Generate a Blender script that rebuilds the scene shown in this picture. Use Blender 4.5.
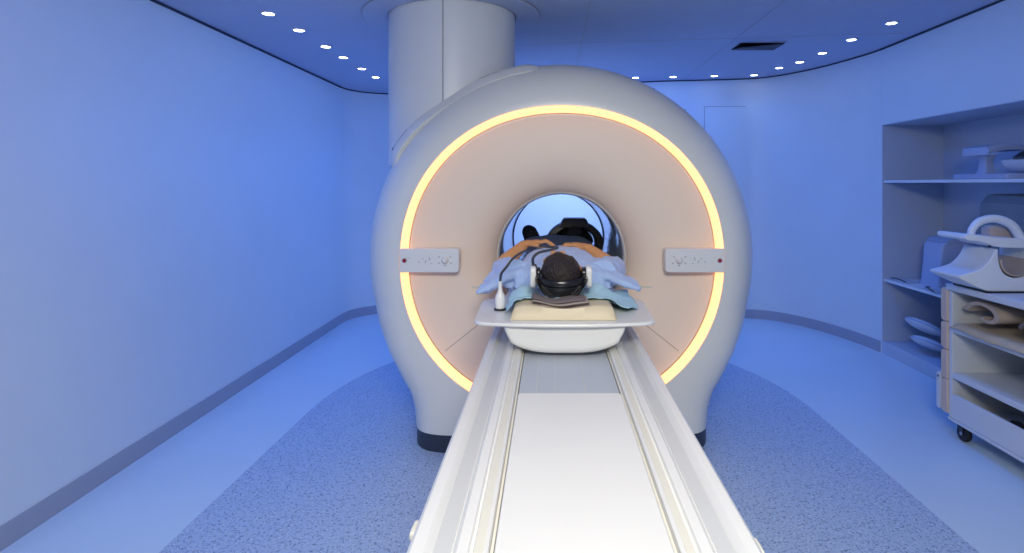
import bpy, bmesh, math, random
from mathutils import Vector, Matrix, noise
R = math.radians
random.seed(7)
scene = bpy.context.scene
col = scene.collection
for o in list(bpy.data.objects):
    bpy.data.objects.remove(o)

# ------------------------------------------------------------------ camera
EYE = 1.44
cd = bpy.data.cameras.new('camera'); cam = bpy.data.objects.new('camera', cd); col.objects.link(cam)
cam.location = (0, 0, EYE); cam.rotation_euler = (R(90), 0, 0)
cd.sensor_width = 36; cd.lens = 570/1024*36
cd.shift_x = -38/1024; cd.shift_y = -92.5/1024
cd.clip_start = .05
scene.camera = cam
scene.view_settings.view_transform = 'Standard'
scene.view_settings.look = 'None'
scene.view_settings.gamma = 1
scene.view_settings.use_curve_mapping = False
scene.view_settings.exposure = 0.06
w = bpy.data.worlds.new('world'); scene.world = w; w.use_nodes = True
w.node_tree.nodes['Background'].inputs[0].default_value = (.10, .2, .6, 1)
w.node_tree.nodes['Background'].inputs[1].default_value = 0.0

# ------------------------------------------------------------------ lights
def area(name, loc, rot, sx, sy, power, color, spread=180):
    l = bpy.data.lights.new(name, 'AREA'); l.shape = 'RECTANGLE'; l.size = sx; l.size_y = sy
    l.energy = power; l.color = color; l.spread = R(spread)
    o = bpy.data.objects.new(name, l); col.objects.link(o); o.location = loc; o.rotation_euler = [R(a) for a in rot]
    return o
def spot(name, loc, power, color, size=110, blend=.8, rad=.05, rot=(0, 0, 0)):
    l = bpy.data.lights.new(name, 'SPOT'); l.energy = power; l.color = color; l.spot_size = R(size); l.spot_blend = blend
    l.shadow_soft_size = rad
    o = bpy.data.objects.new(name, l); col.objects.link(o); o.location = loc; o.rotation_euler = [R(a) for a in rot]
    return o
BLUE = (.02, .205, 1.0)
PALE = (.34, .58, 1.0)
WHITE = (1.0, .96, .84)
area('table_light', (.1, .9, 2.46), (0, 0, 0), .9, 1.5, 3.6, WHITE, 130)
area('front_light', (.1, -.55, 2.40), (42, 0, 0), 1.1, .6, 51, WHITE, 140)
area('wall_wash_left', (-1.15, 3.1, 2.38), (0, 38, 0), .25, 5.2, 8, BLUE, 150)
area('wall_wash_right', (1.75, 3.6, 2.44), (0, -38, 0), .25, 4.2, 6.5, BLUE, 150)
area('wall_wash_back', (.2, 5.45, 2.42), (40, 0, 0), 3.4, .25, 8.5, BLUE, 160)
area('aisle_fill_left', (-1.5, 4.0, 2.40), (0, 0, 0), .3, 3.6, 6.5, BLUE, 110)  # unseen lamp added to bring blue onto the floor left of the scanner
area('aisle_fill_right', (1.75, 4.0, 2.46), (0, 0, 0), .3, 3.2, 6.5, BLUE, 110)  # same added blue fill for the floor on the right side
area('pale_wash_back', (.10, 5.0, 2.40), (42, 0, 0), .9, .2, 12, (.46, .60, 1), 90)

# ------------------------------------------------------------------ materials
def mat(name, color, rough=.5, metal=0, bump=0, bscale=60, coat=0, noise_amt=0, nscale=8, sheen=0, spec=.5, emit=None, estr=0, trans=0):
    m = bpy.data.materials.new(name); m.use_nodes = True
    nt = m.node_tree; b = nt.nodes['Principled BSDF']
    b.inputs['Base Color'].default_value = (*color, 1)
    b.inputs['Roughness'].default_value = rough; b.inputs['Metallic'].default_value = metal
    b.inputs['Coat Weight'].default_value = coat; b.inputs['Coat Roughness'].default_value = .08
    b.inputs['Sheen Weight'].default_value = sheen
    b.inputs['Specular IOR Level'].default_value = spec
    b.inputs['Transmission Weight'].default_value = trans
    if emit:
        b.inputs['Emission Color'].default_value = (*emit, 1); b.inputs['Emission Strength'].default_value = estr
    tc = nt.nodes.new('ShaderNodeTexCoord')
    if noise_amt or bump:
        n = nt.nodes.new('ShaderNodeTexNoise'); n.inputs['Scale'].default_value = nscale; n.inputs['Detail'].default_value = 4
        nt.links.new(tc.outputs['Object'], n.inputs['Vector'])
        if noise_amt:
            r = nt.nodes.new('ShaderNodeValToRGB')
            r.color_ramp.elements[0].position = .3; r.color_ramp.elements[1].position = .7
            r.color_ramp.elements[0].color = (*[c*(1-noise_amt) for c in color], 1)
            r.color_ramp.elements[1].color = (*[min(1, c*(1+noise_amt)) for c in color], 1)
            nt.links.new(n.outputs['Fac'], r.inputs['Fac']); nt.links.new(r.outputs['Color'], b.inputs['Base Color'])
        if bump:
            n2 = nt.nodes.new('ShaderNodeTexNoise'); n2.inputs['Scale'].default_value = bscale; n2.inputs['Detail'].default_value = 3
            nt.links.new(tc.outputs['Object'], n2.inputs['Vector'])
            bp = nt.nodes.new('ShaderNodeBump'); bp.inputs['Strength'].default_value = bump; bp.inputs['Distance'].default_value = .01
            nt.links.new(n2.outputs['Fac'], bp.inputs['Height']); nt.links.new(bp.outputs['Normal'], b.inputs['Normal'])
    return m

M = {}
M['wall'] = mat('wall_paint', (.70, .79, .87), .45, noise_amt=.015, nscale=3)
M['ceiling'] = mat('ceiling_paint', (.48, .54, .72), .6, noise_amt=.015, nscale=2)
M['seam'] = mat('dark_seam', (.05, .06, .10), .7)
M['reveal'] = mat('shadow_gap', (.03, .04, .08), .8)
M['baseboard'] = mat('baseboard_vinyl', (.36, .40, .50), .45)
M['floor'] = mat('floor_vinyl', (.62, .77, .90), .30, noise_amt=.02, nscale=2)
M['gloss_white'] = mat('moulded_plastic', (.78, .785, .77), .28, coat=.15)
M['face'] = mat('ring_tinted_face_plastic', (.95, .79, .65), .4)  # white face; warm cast of the ring light is mixed into this colour
M['bore'] = mat('bore_plastic', (.70, .74, .80), .12, coat=.5)
M['column'] = mat('column_plastic', (.74, .76, .80), .38)
M['rim'] = mat('dark_rim', (.04, .05, .09), .35)
M['black'] = mat('black_plastic', (.012, .013, .018), .25)
M['base'] = mat('dark_base', (.03, .04, .07), .4)
M['ring'] = mat('warm_light', (1, .8, .5), .5, emit=(1.0, .37, .13), estr=1.85)
M['panel'] = mat('panel_plastic', (.84, .84, .84), .35)
M['mark'] = mat('grey_marking', (.38, .39, .44), .5)
M['red'] = mat('red_button', (.35, .01, .05), .35)
M['knob'] = mat('white_knob', (.85, .85, .85), .3)
M['table'] = mat('table_white', (.81, .81, .805), .35, noise_amt=.008)
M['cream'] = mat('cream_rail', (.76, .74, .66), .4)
M['inlay'] = mat('grey_inlay', (.60, .61, .63), .4)
M['recess'] = mat('recess_panel', (.50, .54, .62), .35)
M['deck'] = mat('deck_white', (.84, .84, .83), .3, coat=.2)
M['pad'] = mat('beige_vinyl', (.76, .65, .46), .5)
M['gown'] = mat('gown_cloth', (.50, .66, .98), .85, bump=.15, bscale=400, sheen=.2, noise_amt=.03, nscale=12)
M['sheet'] = mat('blue_sheet', (.46, .72, .86), .85, bump=.15, bscale=300)
M['blanket'] = mat('slate_blanket', (.15, .20, .31), .9, bump=.2, bscale=200)
M['towel'] = mat('taupe_cloth', (.20, .16, .16), .95, bump=.3, bscale=300, noise_amt=.1)
M['towel_in'] = mat('pale_cloth', (.42, .36, .33), .95, bump=.3, bscale=300)
M['skin'] = mat('skin', (.80, .40, .17), .5, noise_amt=.06, nscale=25)
M['hair'] = mat('hair', (.020, .012, .010), .45, bump=.8, bscale=150, noise_amt=.3, nscale=60)
M['sock'] = mat('black_sock', (.012, .013, .022), .9)
M['coil_dark'] = mat('charcoal_shell', (.025, .022, .028), .4)
M['hose'] = mat('dark_hose', (.03, .045, .07), .4)
M['coilwhite'] = mat('coil_white', (.76, .80, .86), .4)
M['coilblue'] = mat('coil_pale_blue', (.42, .50, .70), .5)
M['coilbeige'] = mat('coil_beige', (.50, .40, .33), .5)
M['cart'] = mat('cart_white', (.70, .74, .80), .4)
M['cartin'] = mat('cart_inner', (.52, .54, .55), .5)
M['peach'] = mat('peach_plastic', (.72, .56, .45), .5)
M['linen'] = mat('beige_linen', (.52, .42, .34), .9, bump=.2, bscale=200, noise_amt=.05)
M['linen2'] = mat('cream_linen', (.62, .52, .38), .9, bump=.2, bscale=200, noise_amt=.05)
M['grey'] = mat('grey_plastic', (.16, .19, .22), .5)
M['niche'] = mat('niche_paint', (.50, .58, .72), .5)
M['paper'] = mat('paper', (.55, .60, .70), .8)
M['lamp'] = mat('lamp_glass', (1, 1, 1), .5, emit=(.85, .93, 1.0), estr=9)
M['rubber'] = mat('rubber', (.02, .02, .025), .6)
M['steel'] = mat('steel', (.5, .5, .55), .35, metal=1)
M['vent'] = mat('vent_dark', (.02, .03, .06), .6)

def terrazzo():
    m = bpy.data.materials.new('speckled_vinyl'); m.use_nodes = True
    nt = m.node_tree; b = nt.nodes['Principled BSDF']; b.inputs['Roughness'].default_value = .42
    tc = nt.nodes.new('ShaderNodeTexCoord')
    prev = None
    base = (.46, .59, .78, 1)
    def speck(scale, lo, hi, c, prevcol, seed):
        mp = nt.nodes.new('ShaderNodeMapping'); mp.inputs['Location'].default_value = (seed, seed*.7, 0)
        nt.links.new(tc.outputs['Object'], mp.inputs['Vector'])
        n = nt.nodes.new('ShaderNodeTexNoise'); n.inputs['Scale'].default_value = scale; n.inputs['Detail'].default_value = 2
        nt.links.new(mp.outputs['Vector'], n.inputs['Vector'])
        r = nt.nodes.new('ShaderNodeValToRGB'); r.color_ramp.elements[0].position = lo; r.color_ramp.elements[1].position = hi
        nt.links.new(n.outputs['Fac'], r.inputs['Fac'])
        mx = nt.nodes.new('ShaderNodeMix'); mx.data_type = 'RGBA'
        nt.links.new(r.outputs['Color'], mx.inputs['Factor'])
        if isinstance(prevcol, tuple): mx.inputs['A'].default_value = prevcol
        else: nt.links.new(prevcol, mx.inputs['A'])
        mx.inputs['B'].default_value = c
        return mx.outputs['Result']
    c = speck(75, .58, .66, (.20, .29, .46, 1), base, 0)
    c = speck(90, .58, .66, (.64, .74, .84, 1), c, 5)
    c = speck(130, .58, .66, (.16, .24, .42, 1), c, 9)
    nt.links.new(c, b.inputs['Base Color'])
    return m
M['terrazzo'] = terrazzo()

# ------------------------------------------------------------------ helpers
def link(name, bm, m, parent=None, smooth=True, mods=(), angle=35):
    bmesh.ops.recalc_face_normals(bm, faces=bm.faces)
    me = bpy.data.meshes.new(name); bm.to_mesh(me); bm.free()
    ms = m if isinstance(m, (list, tuple)) else [m]
    for x in ms: me.materials.append(M[x])
    if smooth:
        me.shade_smooth()
        me.set_sharp_from_angle(angle=R(angle))
    o = bpy.data.objects.new(name, me); col.objects.link(o)
    if parent is not None: o.parent = parent
    for t, kw in mods:
        md = o.modifiers.new(t.lower(), t)
        for k, v in kw.items(): setattr(md, k, v)
    return o
def tag(o, label=None, cat=None, group=None, kind=None):
    if label: o['label'] = label
    if cat: o['category'] = cat
    if group: o['group'] = group
    if kind: o['kind'] = kind
    return o
def empty(name, loc, label, cat, group=None):
    o = bpy.data.objects.new(name, None); col.objects.link(o); o.location = loc; o.empty_display_size = .05
    return tag(o, label, cat, group)
def copy_tree(o, parent=None):
    c = o.copy(); col.objects.link(c); c.parent = parent
    for ch in [x for x in bpy.data.objects if x.parent == o]:
        copy_tree(ch, c)
    return c
BEV = lambda w_=.005, s=2: ('BEVEL', dict(width=w_, segments=s, limit_method='ANGLE', angle_limit=R(40)))
SUB = lambda n=2: ('SUBSURF', dict(levels=n, render_levels=n))

def box(bm, x0, x1, y0, y1, z0, z1, mi=0):
    vs = [bm.verts.new(p) for p in [(x0,y0,z0),(x1,y0,z0),(x1,y1,z0),(x0,y1,z0),(x0,y0,z1),(x1,y0,z1),(x1,y1,z1),(x0,y1,z1)]]
    for f in [(0,3,2,1),(4,5,6,7),(0,1,5,4),(1,2,6,5),(2,3,7,6),(3,0,4,7)]:
        bm.faces.new([vs[i] for i in f]).material_index = mi
    return vs
def loft(bm, rings, closed=True, cap=(True, True), mi=0):
    vr = [[bm.verts.new(p) for p in r] for r in rings]
    n = len(vr[0])
    for a, b in zip(vr, vr[1:]):
        for i in range(n if closed else n-1):
            j = (i+1) % n
            f = bm.faces.new((a[i], a[j], b[j], b[i])); f.material_index = mi
    if closed and cap[0]: bm.faces.new(list(reversed(vr[0]))).material_index = mi
    if closed and cap[1]: bm.faces.new(vr[-1]).material_index = mi
    return vr
def circle(cx, cy, cz, r, n=24, axis='z', r2=None, rot=0):
    r2 = r if r2 is None else r2
    out = []
    for i in range(n):
        a = 2*math.pi*i/n + rot; c, s = math.cos(a)*r, math.sin(a)*r2
        out.append({'z': (cx+c, cy+s, cz), 'y': (cx+c, cy, cz+s), 'x': (cx, cy+c, cz+s)}[axis])
    return out
def cyl(bm, c, r, h, axis='z', n=24, r2=None, mi=0):
    """cylinder from c along +axis by h"""
    d = {'x': (1,0,0), 'y': (0,1,0), 'z': (0,0,1)}[axis]
    e = [c[i]+d[i]*h for i in range(3)]
    loft(bm, [circle(*c, r, n, axis), circle(*e, r if r2 is None else r2, n, axis)], mi=mi)
def lathe(bm, cx, cy, prof, n=32, mi=0):
    loft(bm, [circle(cx, cy, z, max(r, .0005), n) for r, z in prof], mi=mi)
def ellipsoid(bm, c, r, rot=None, n=20, m=12, mi=0):
    rings = []
    for j in range(m+1):
        t = math.pi*j/m; s, k = max(math.sin(t), .002), math.cos(t)
        ring = []
        for i in range(n):
            a = 2*math.pi*i/n
            v = Vector((r[0]*s*math.cos(a), r[1]*s*math.sin(a), r[2]*k))
            if rot: v = rot @ v
            ring.append(tuple(v + Vector(c)))
        rings.append(ring)
    loft(bm, rings, mi=mi)
def catmull(pts, k=6):
    P = [Vector(p) for p in pts]; P = [P[0]*2-P[1]] + P + [P[-1]*2-P[-2]]
    out = []
    for i in range(1, len(P)-2):
        for j in range(k):
            t = j/k
            out.append(.5*((2*P[i]) + (P[i+1]-P[i-1])*t + (2*P[i-1]-5*P[i]+4*P[i+1]-P[i+2])*t*t + (3*P[i]-3*P[i+1]+P[i+2]-P[i-1])*t**3))
    out.append(P[-2]); return out
def tube(bm, pts, r, n=10, k=6, mi=0, flat=1.0, smooth=True):
    """tube through pts; r a number or one radius per point"""
    if not isinstance(r, (list, tuple)): r = [r]*len(pts)
    Q = catmull(pts, k) if smooth else [Vector(p) for p in pts]
    kk = k if smooth else 1
    rr = []
    for i in range(len(Q)):
        t = i/kk; a = min(int(t), len(r)-1); b = min(a+1, len(r)-1); rr.append(r[a]*(1-(t-a)) + r[b]*(t-a))
    rings = []; up = Vector((0, 0, 1)); prevn = None
    for i, p in enumerate(Q):
        d = (Q[min(i+1, len(Q)-1)] - Q[max(i-1, 0)]).normalized()
        nrm = (prevn - d*prevn.dot(d)) if prevn is not None else (up - d*up.dot(d))
        if nrm.length < .05: nrm = Vector((1, 0, 0)) - d*d.x
        nrm.normalize(); prevn = nrm; bn = d.cross(nrm)
        rings.append([tuple(p + nrm*math.sin(2*math.pi*q/n)*rr[i]*flat + bn*math.cos(2*math.pi*q/n)*rr[i]) for q in range(n)])
    loft(bm, rings, mi=mi)
def prism(bm, pts, a0, a1, axis='y', mi=0):
    """closed 2D outline extruded along an axis. axis y: pts are (x,z); z: (x,y); x: (y,z)"""
    def P(p, a): return {'y': (p[0], a, p[1]), 'z': (p[0], p[1], a), 'x': (a, p[0], p[1])}[axis]
    loft(bm, [[P(p, a0) for p in pts], [P(p, a1) for p in pts]], mi=mi)
def rrect(x0, x1, y0, y1, r, k=5, corners=(1,1,1,1)):
    out = []
    for q, (cx, cy, a0) in enumerate([(x1-r, y1-r, 0), (x0+r, y1-r, 90), (x0+r, y0+r, 180), (x1-r, y0+r, 270)]):
        if corners[q]:
            for i in range(k+1):
                a = R(a0 + 90*i/k); out.append((cx+r*math.cos(a), cy+r*math.sin(a)))
        else:
            out.append((cx+(r if a0 in (0, 270) else -r), cy+(r if a0 in (0, 90) else -r)))
    return out
def grid_surface(bm, fn, nu, nv, mi=0):
    V = [[bm.verts.new(fn(i/nu, j/nv)) for i in range(nu+1)] for j in range(nv+1)]
    for j in range(nv):
        for i in range(nu):
            bm.faces.new((V[j][i], V[j][i+1], V[j+1][i+1], V[j+1][i])).material_index = mi
    return V
def fold(x, y, s=1.0, seed=0):
    return noise.noise(Vector((x*s, y*s, seed*3.7)))

# ------------------------------------------------------------------ room
CZ = lambda x: 2.510 + .0302*x          # ceiling rises slightly to the right
contour_back = [(-2.16, 5.9)] + [(-2.16+.5*(1-math.cos(R(a))), 5.9+.5*math.sin(R(a))) for a in range(15, 76, 15)] + \
               [(-1.62, 6.395), (-1.2, 6.39), (0, 6.30), (1.0, 6.12), (1.62, 6.12), (2.05, 6.12), (2.24, 6.09), (2.40, 5.98), (2.54, 5.80), (2.66, 5.57), (2.75, 5.30), (2.81, 5.05), (2.83, 4.88)]
contour_back = [tuple(p)[:2] for p in catmull([(x, y, 0) for x, y in contour_back], 4)]
T = .12
def wall_strip(name, pts, z0=0, z1=None, out=T):
    """wall along plan points, thickness outward (to the right of travel = outside here)"""
    bm = bmesh.new(); n = len(pts); rings = []
    for i, (x, y) in enumerate(pts):
        a = Vector(pts[max(i-1, 0)]); b = Vector(pts[min(i+1, n-1)]); d = (b-a).normalized(); nr = Vector((-d.y, d.x))*out
        zt = CZ(x) if z1 is None else z1
        zo = CZ(x+nr.x) if z1 is None else z1
        rings.append([(x, y, z0), (x, y, zt), (x+nr.x, y+nr.y, zo), (x+nr.x, y+nr.y, z0)])
    loft(bm, rings)
    return tag(link(name, bm, 'wall'), kind='structure')
wall_strip('wall_left', [(-2.16, -1.6), (-2.16, 5.9)])
wall_strip('wall_back', contour_back)
XR = 2.83; NY0, NY1, NZ = 2.35, 4.86, 1.945
bm = bmesh.new()
def rbox(y0, y1, z0, z1=None):
    vs = box(bm, XR, XR+T, y0, y1, z0, 2 if z1 is None else z1)
    if z1 is None:
        for v in vs[4:]: v.co.z = CZ(v.co.x)
rbox(NY1, 4.88, 0); rbox(-1.6, NY0, 0); rbox(NY0, NY1, NZ)
tag(link('wall_right', bm, 'wall', smooth=False), kind='structure')
wall_strip('wall_front', [(2.83, -1.6), (-2.16, -1.6)])
bm = bmesh.new()
box(bm, -2.4, 3.6, -1.9, 6.7, -.1, 0)
tag(link('floor', bm, 'floor', smooth=False), kind='structure')
bm = bmesh.new()
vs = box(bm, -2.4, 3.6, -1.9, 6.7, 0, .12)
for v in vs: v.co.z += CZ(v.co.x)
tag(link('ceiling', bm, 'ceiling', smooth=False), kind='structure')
# speckled inset of the floor under the scanner: straight sides, rounded far end
bm = bmesh.new()
CXF = .075; HW = 1.60
pts = [(CXF+HW, -1.2)] + [(CXF+HW*math.cos(R(a)), 3.6+1.85*math.sin(R(a))) for a in range(0, 181, 4)] + [(CXF-HW, -1.2)]
prism(bm, pts, 0.0, .002, 'z')
tag(link('floor_inset', bm, 'terrazzo', smooth=False), kind='structure')
# baseboards, ceiling shadow gap
def strip(name, pts, z0f, z1f, th, m):
    bm = bmesh.new(); n = len(pts); rings = []
    for i, (x, y) in enumerate(pts):
        a = Vector(pts[max(i-1, 0)]); b = Vector(pts[min(i+1, n-1)]); d = (b-a).normalized(); nr = Vector((d.y, -d.x))*th
        rings.append([(x, y, z0f(x)), (x, y, z1f(x)), (x+nr.x, y+nr.y, z1f(x)), (x+nr.x, y+nr.y, z0f(x))])
    loft(bm, rings)
    return tag(link(name, bm, m), kind='structure')
LW = [(-2.16, -1.6), (-2.16, 5.9)]
strip('baseboard_left', LW, lambda x: 0, lambda x: .095, .008, 'baseboard')
strip('baseboard_back', contour_back, lambda x: 0, lambda x: .095, .008, 'baseboard')
strip('baseboard_right', [(XR, NY0), (XR, -1.6)], lambda x: 0, lambda x: .095, .008, 'baseboard')
strip('trim_1', LW, lambda x: CZ(x)-.014, lambda x: CZ(x)-.001, .01, 'reveal')
strip('trim_2', contour_back, lambda x: CZ(x)-.012, lambda x: CZ(x)-.001, .008, 'reveal')
strip('trim_3', [(XR, 4.88), (XR, -1.6)], lambda x: CZ(x)-.014, lambda x: CZ(x)-.001, .01, 'reveal')
# ceiling joints
def ceil_line(name, x0, y0, x1, y1, wd=.004):
    bm = bmesh.new(); d = (Vector((x1, y1))-Vector((x0, y0))).normalized(); n = Vector((-d.y, d.x))*wd/2
    ps = [(x0+n.x, y0+n.y), (x1+n.x, y1+n.y), (x1-n.x, y1-n.y), (x0-n.x, y0-n.y)]
    loft(bm, [[(x, y, CZ(x)-.0015) for x, y in ps], [(x, y, CZ(x)+.001) for x, y in ps]])
    tag(link(name, bm, 'mark', smooth=False), kind='structure')
ceil_line('trim_4', .24, 2.2, .24, 6.2)
ceil_line('trim_5', 1.42, 2.2, 1.42, 6.1)
ceil_line('trim_6', -1.0, 4.35, 2.75, 4.35, .003)
# flush door in the back wall
dr = bpy.data.objects.new('door_1', None); col.objects.link(dr); dr.location = (1.94, 6.12, 0); tag(dr, kind='structure')
bm = bmesh.new(); box(bm, -.285, .285, -.003, .05, .0, 2.275); link('door_gap', bm, 'mark', dr, smooth=False)
bm = bmesh.new(); box(bm, -.278, .278, -.006, .05, .0, 2.268); link('door_leaf', bm, 'wall', dr, smooth=False)

# ------------------------------------------------------------------ recessed ceiling downlights
def make_downlight():
    t = empty('ceiling_downlight', (0, 0, 0), '', 'ceiling light', 'recessed downlights in the ceiling')
    bm = bmesh.new(); loft(bm, [circle(0,0,0,.05,24), circle(0,0,-.006,.048,24), circle(0,0,-.006,.036,24), circle(0,0,-.001,.034,24)])
    link('trim_ring', bm, 'ceiling', t)
    bm = bmesh.new(); loft(bm, [circle(0,0,-.001,.033,24), circle(0,0,-.005,.031,24)]); link('lamp_lens', bm, 'lamp', t)
    return t
dl = make_downlight()
left_row = [(-1.68, 3.40), (-1.66, 3.77), (-1.66, 4.22), (-1.66, 4.58), (-1.66, 5.03), (-1.66, 5.43)]
back_row = [(.88, 5.86), (1.27, 5.88), (1.70, 5.90), (2.12, 5.92)]
right_row = [(2.24, 5.57), (2.33, 5.32), (2.37, 4.96), (2.38, 4.50), (2.42, 4.04)]
ordl = ['nearest', 'second nearest', 'third nearest', 'fourth nearest', 'second farthest', 'farthest']
labs = [f'small round downlight, {q} in the row along the left wall ceiling' for q in ordl]
labs += [f'small round downlight over the back wall, {q}' for q in ('first to the right of the scanner top', 'second right of the scanner top', 'third right of the scanner top', 'above the right edge of the flush door')]
labs += [f'small round downlight on the curving right ceiling row, {q}' for q in ('farthest from the camera', 'second farthest', 'middle one', 'second nearest', 'nearest the camera')]
for i, (x, y) in enumerate(left_row+back_row+right_row):
    o = dl if i == 0 else copy_tree(dl)
    o.location = (x, y, CZ(x)); o['label'] = labs[i]
    spot('downlight_beam', (x, y, CZ(x)-.02), 1.3 if i >= 6 and i < 10 else .3, PALE, 100, .9, .03)
# air diffuser with an opened flap
vt = empty('ceiling_vent', (1.68, 4.62, CZ(1.68)), 'dark square air vent with tilted flap in the blue ceiling', 'vent')
bm = bmesh.new(); box(bm, -.19, .19, -.13, .13, -.004, 0); link('frame', bm, 'ceiling', vt, smooth=False)
bm = bmesh.new(); box(bm, -.175, .175, -.115, .115, -.006, -.003); link('opening', bm, 'vent', vt, smooth=False)
bm = bmesh.new()
loft(bm, [[(-.175,-.115,-.045),(.175,-.115,-.012),(.175,-.115,-.008),(-.175,-.115,-.040)], [(-.175,.115,-.010),(.175,.115,-.010),(.175,.115,-.006),(-.175,.115,-.006)]])
link('flap', bm, 'vent', vt, smooth=False)

# ------------------------------------------------------------------ scanner
AX, AZ, D = .064, 1.03, 3.03
sc = empty('mri_scanner', (AX, D+.9, 0), 'large round white MRI scanner with glowing warm ring around its bore', 'MRI scanner')
SO = Vector((AX, D+.9, 0))
def lsc(p): return (p[0]-SO.x, p[1]-SO.y, p[2]-SO.z)
N = 288
ANG = [2*math.pi*(i+.5)/N for i in range(N)]
def r_super(a, A=.862, B=.828, n=2.1):
    return (abs(math.cos(a)/A)**n + abs(math.sin(a)/B)**n)**(-1/n)
def halfw(z):                       # half width of body silhouette at height dz from axis
    c = math.sqrt(max(1.110**2 - z*z, 0))
    if z > -.3: return c
    k = .05; p = .825
    # smooth maximum
    m_ = max(c, p); return m_ + k*math.log(math.exp((c-m_)/k)+math.exp((p-m_)/k)) - (0 if z < -.6 else k*math.exp((p-c)/k)*0)
def r_outer(a):
    lo, hi = .8, 3.2
    if math.sin(a) >= -.25: return 1.110
    ca, sa = math.cos(a), math.sin(a)
    r = 1.0
    while r < 2.6:
        z = r*sa
        if z < -1.6 or abs(r*ca) > halfw(z): break
        r += .004
    return r
RO = [r_outer(a) for a in ANG]; RS = [r_super(a) for a in ANG]
def P(a, r, y, sx=1): return lsc((AX + r*math.cos(a)*sx, y, AZ + r*math.sin(a)))
def ring_pts(f, y): return [P(a, f(i, a), y) for i, a in enumerate(ANG)]
def shell_rings(inset=0.0):
    rings = [ring_pts(lambda i, a: RS[i]+.002, D+.02), ring_pts(lambda i, a: RS[i]+.002-inset, D+.004+inset), ring_pts(lambda i, a: RS[i]+.003, D+.0015+inset)]
    for k in range(1, 15):
        th = math.pi/2*k/14; ring = []
        for i, a in enumerate(ANG):
            m_ = 2 + 1.2*min(1, max(0, (-.25-math.sin(a))/.35))
            q = math.sin(th)**(2/m_); y = D + .36*(1-math.cos(th)**(2/m_)) + inset
            ring.append(P(a, RS[i] + (RO[i]-inset-RS[i])*(.006+.994*q), y))
        rings.append(ring)
    for y, s in ((D+.8, 1.0), (D+1.3, .995), (D+1.5, .975), (D+1.65, .94), (D+1.73, .88), (D+1.75, .82)):
        rings.append(ring_pts(lambda i, a: (RO[i]-inset)*s, y))
    rings.append(ring_pts(lambda i, a: .55, D+1.75))
    return rings
def cut(bm, z, keep_above):
    g = bm.verts[:]+bm.edges[:]+bm.faces[:]
    bmesh.ops.bisect_plane(bm, geom=g, plane_co=(0, 0, z), plane_no=(0, 0, 1), clear_inner=keep_above, clear_outer=not keep_above)
bm = bmesh.new(); loft(bm, shell_rings(), cap=(False, False)); cut(bm, .100, True)
link('housing', bm, 'gloss_white', sc, angle=50)
bm = bmesh.new(); loft(bm, shell_rings(.005), cap=(False, False)); cut(bm, .102, False); cut(bm, .001, True)
link('plinth', bm, 'base', sc, angle=50)
# warm light ring: angled strip
bm = bmesh.new()
loft(bm, [ring_pts(lambda i, a: RS[i]+.001, D+.006), ring_pts(lambda i, a: RS[i]-.008, D+.008), ring_pts(lambda i, a: RS[i]-.026, D+.028), ring_pts(lambda i, a: RS[i]-.034, D+.046)], cap=(False, False))
link('light_ring', bm, 'ring', sc)
# face
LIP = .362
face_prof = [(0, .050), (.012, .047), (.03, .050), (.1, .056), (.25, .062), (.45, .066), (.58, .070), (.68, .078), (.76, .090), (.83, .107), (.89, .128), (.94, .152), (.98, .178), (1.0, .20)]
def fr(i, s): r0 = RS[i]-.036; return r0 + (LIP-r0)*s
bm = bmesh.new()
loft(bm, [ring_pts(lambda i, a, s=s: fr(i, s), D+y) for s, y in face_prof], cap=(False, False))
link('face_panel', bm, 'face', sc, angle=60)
def face_y(r, i):
    s = (RS[i]-.036-r)/(RS[i]-.036-LIP)
    for (s0, y0), (s1, y1) in zip(face_prof, face_prof[1:]):
        if s <= s1: return D + y0 + (y1-y0)*(s-s0)/(s1-s0)
    return D+.2
# dark line between ring and face
bm = bmesh.new()
loft(bm, [ring_pts(lambda i, a: RS[i]-.0335, D+.047), ring_pts(lambda i, a: RS[i]-.0365, D+.045)], cap=(False, False))
link('ring_gap', bm, 'coilbeige', sc)
# bore
bm = bmesh.new()
prof = [(.362, .199), (.356, .205), (.352, .215), (.35, .23), (.35, .6), (.35, 1.37)]
loft(bm, [ring_pts(lambda i, a, r=r: r, D+y) for r, y in prof], cap=(False, False))
link('bore_tube', bm, 'bore', sc, angle=60)
bm = bmesh.new()
loft(bm, [ring_pts(lambda i, a, r=r: r, D+y) for r, y in [(.3505, 1.365), (.343, 1.37), (.343, 1.388), (.3505, 1.392)]], cap=(False, False))
link('bore_rim', bm, 'rim', sc)
bm = bmesh.new()
loft(bm, [ring_pts(lambda i, a, r=r: r, D+y) for r, y in [(.3505, 1.392), (.36, 1.5), (.40, 1.63), (.47, 1.72), (.55, 1.75)]], cap=(False, False))
link('rear_flare', bm, 'bore', sc, angle=60)
bm = bmesh.new()
loft(bm, [ring_pts(lambda i, a, r=r: r, D+y) for r, y in [(.364, .197), (.3625, .1945), (.3595, .1965), (.3605, .2)]], cap=(False, False))
link('bore_lip', bm, 'knob', sc)
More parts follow.
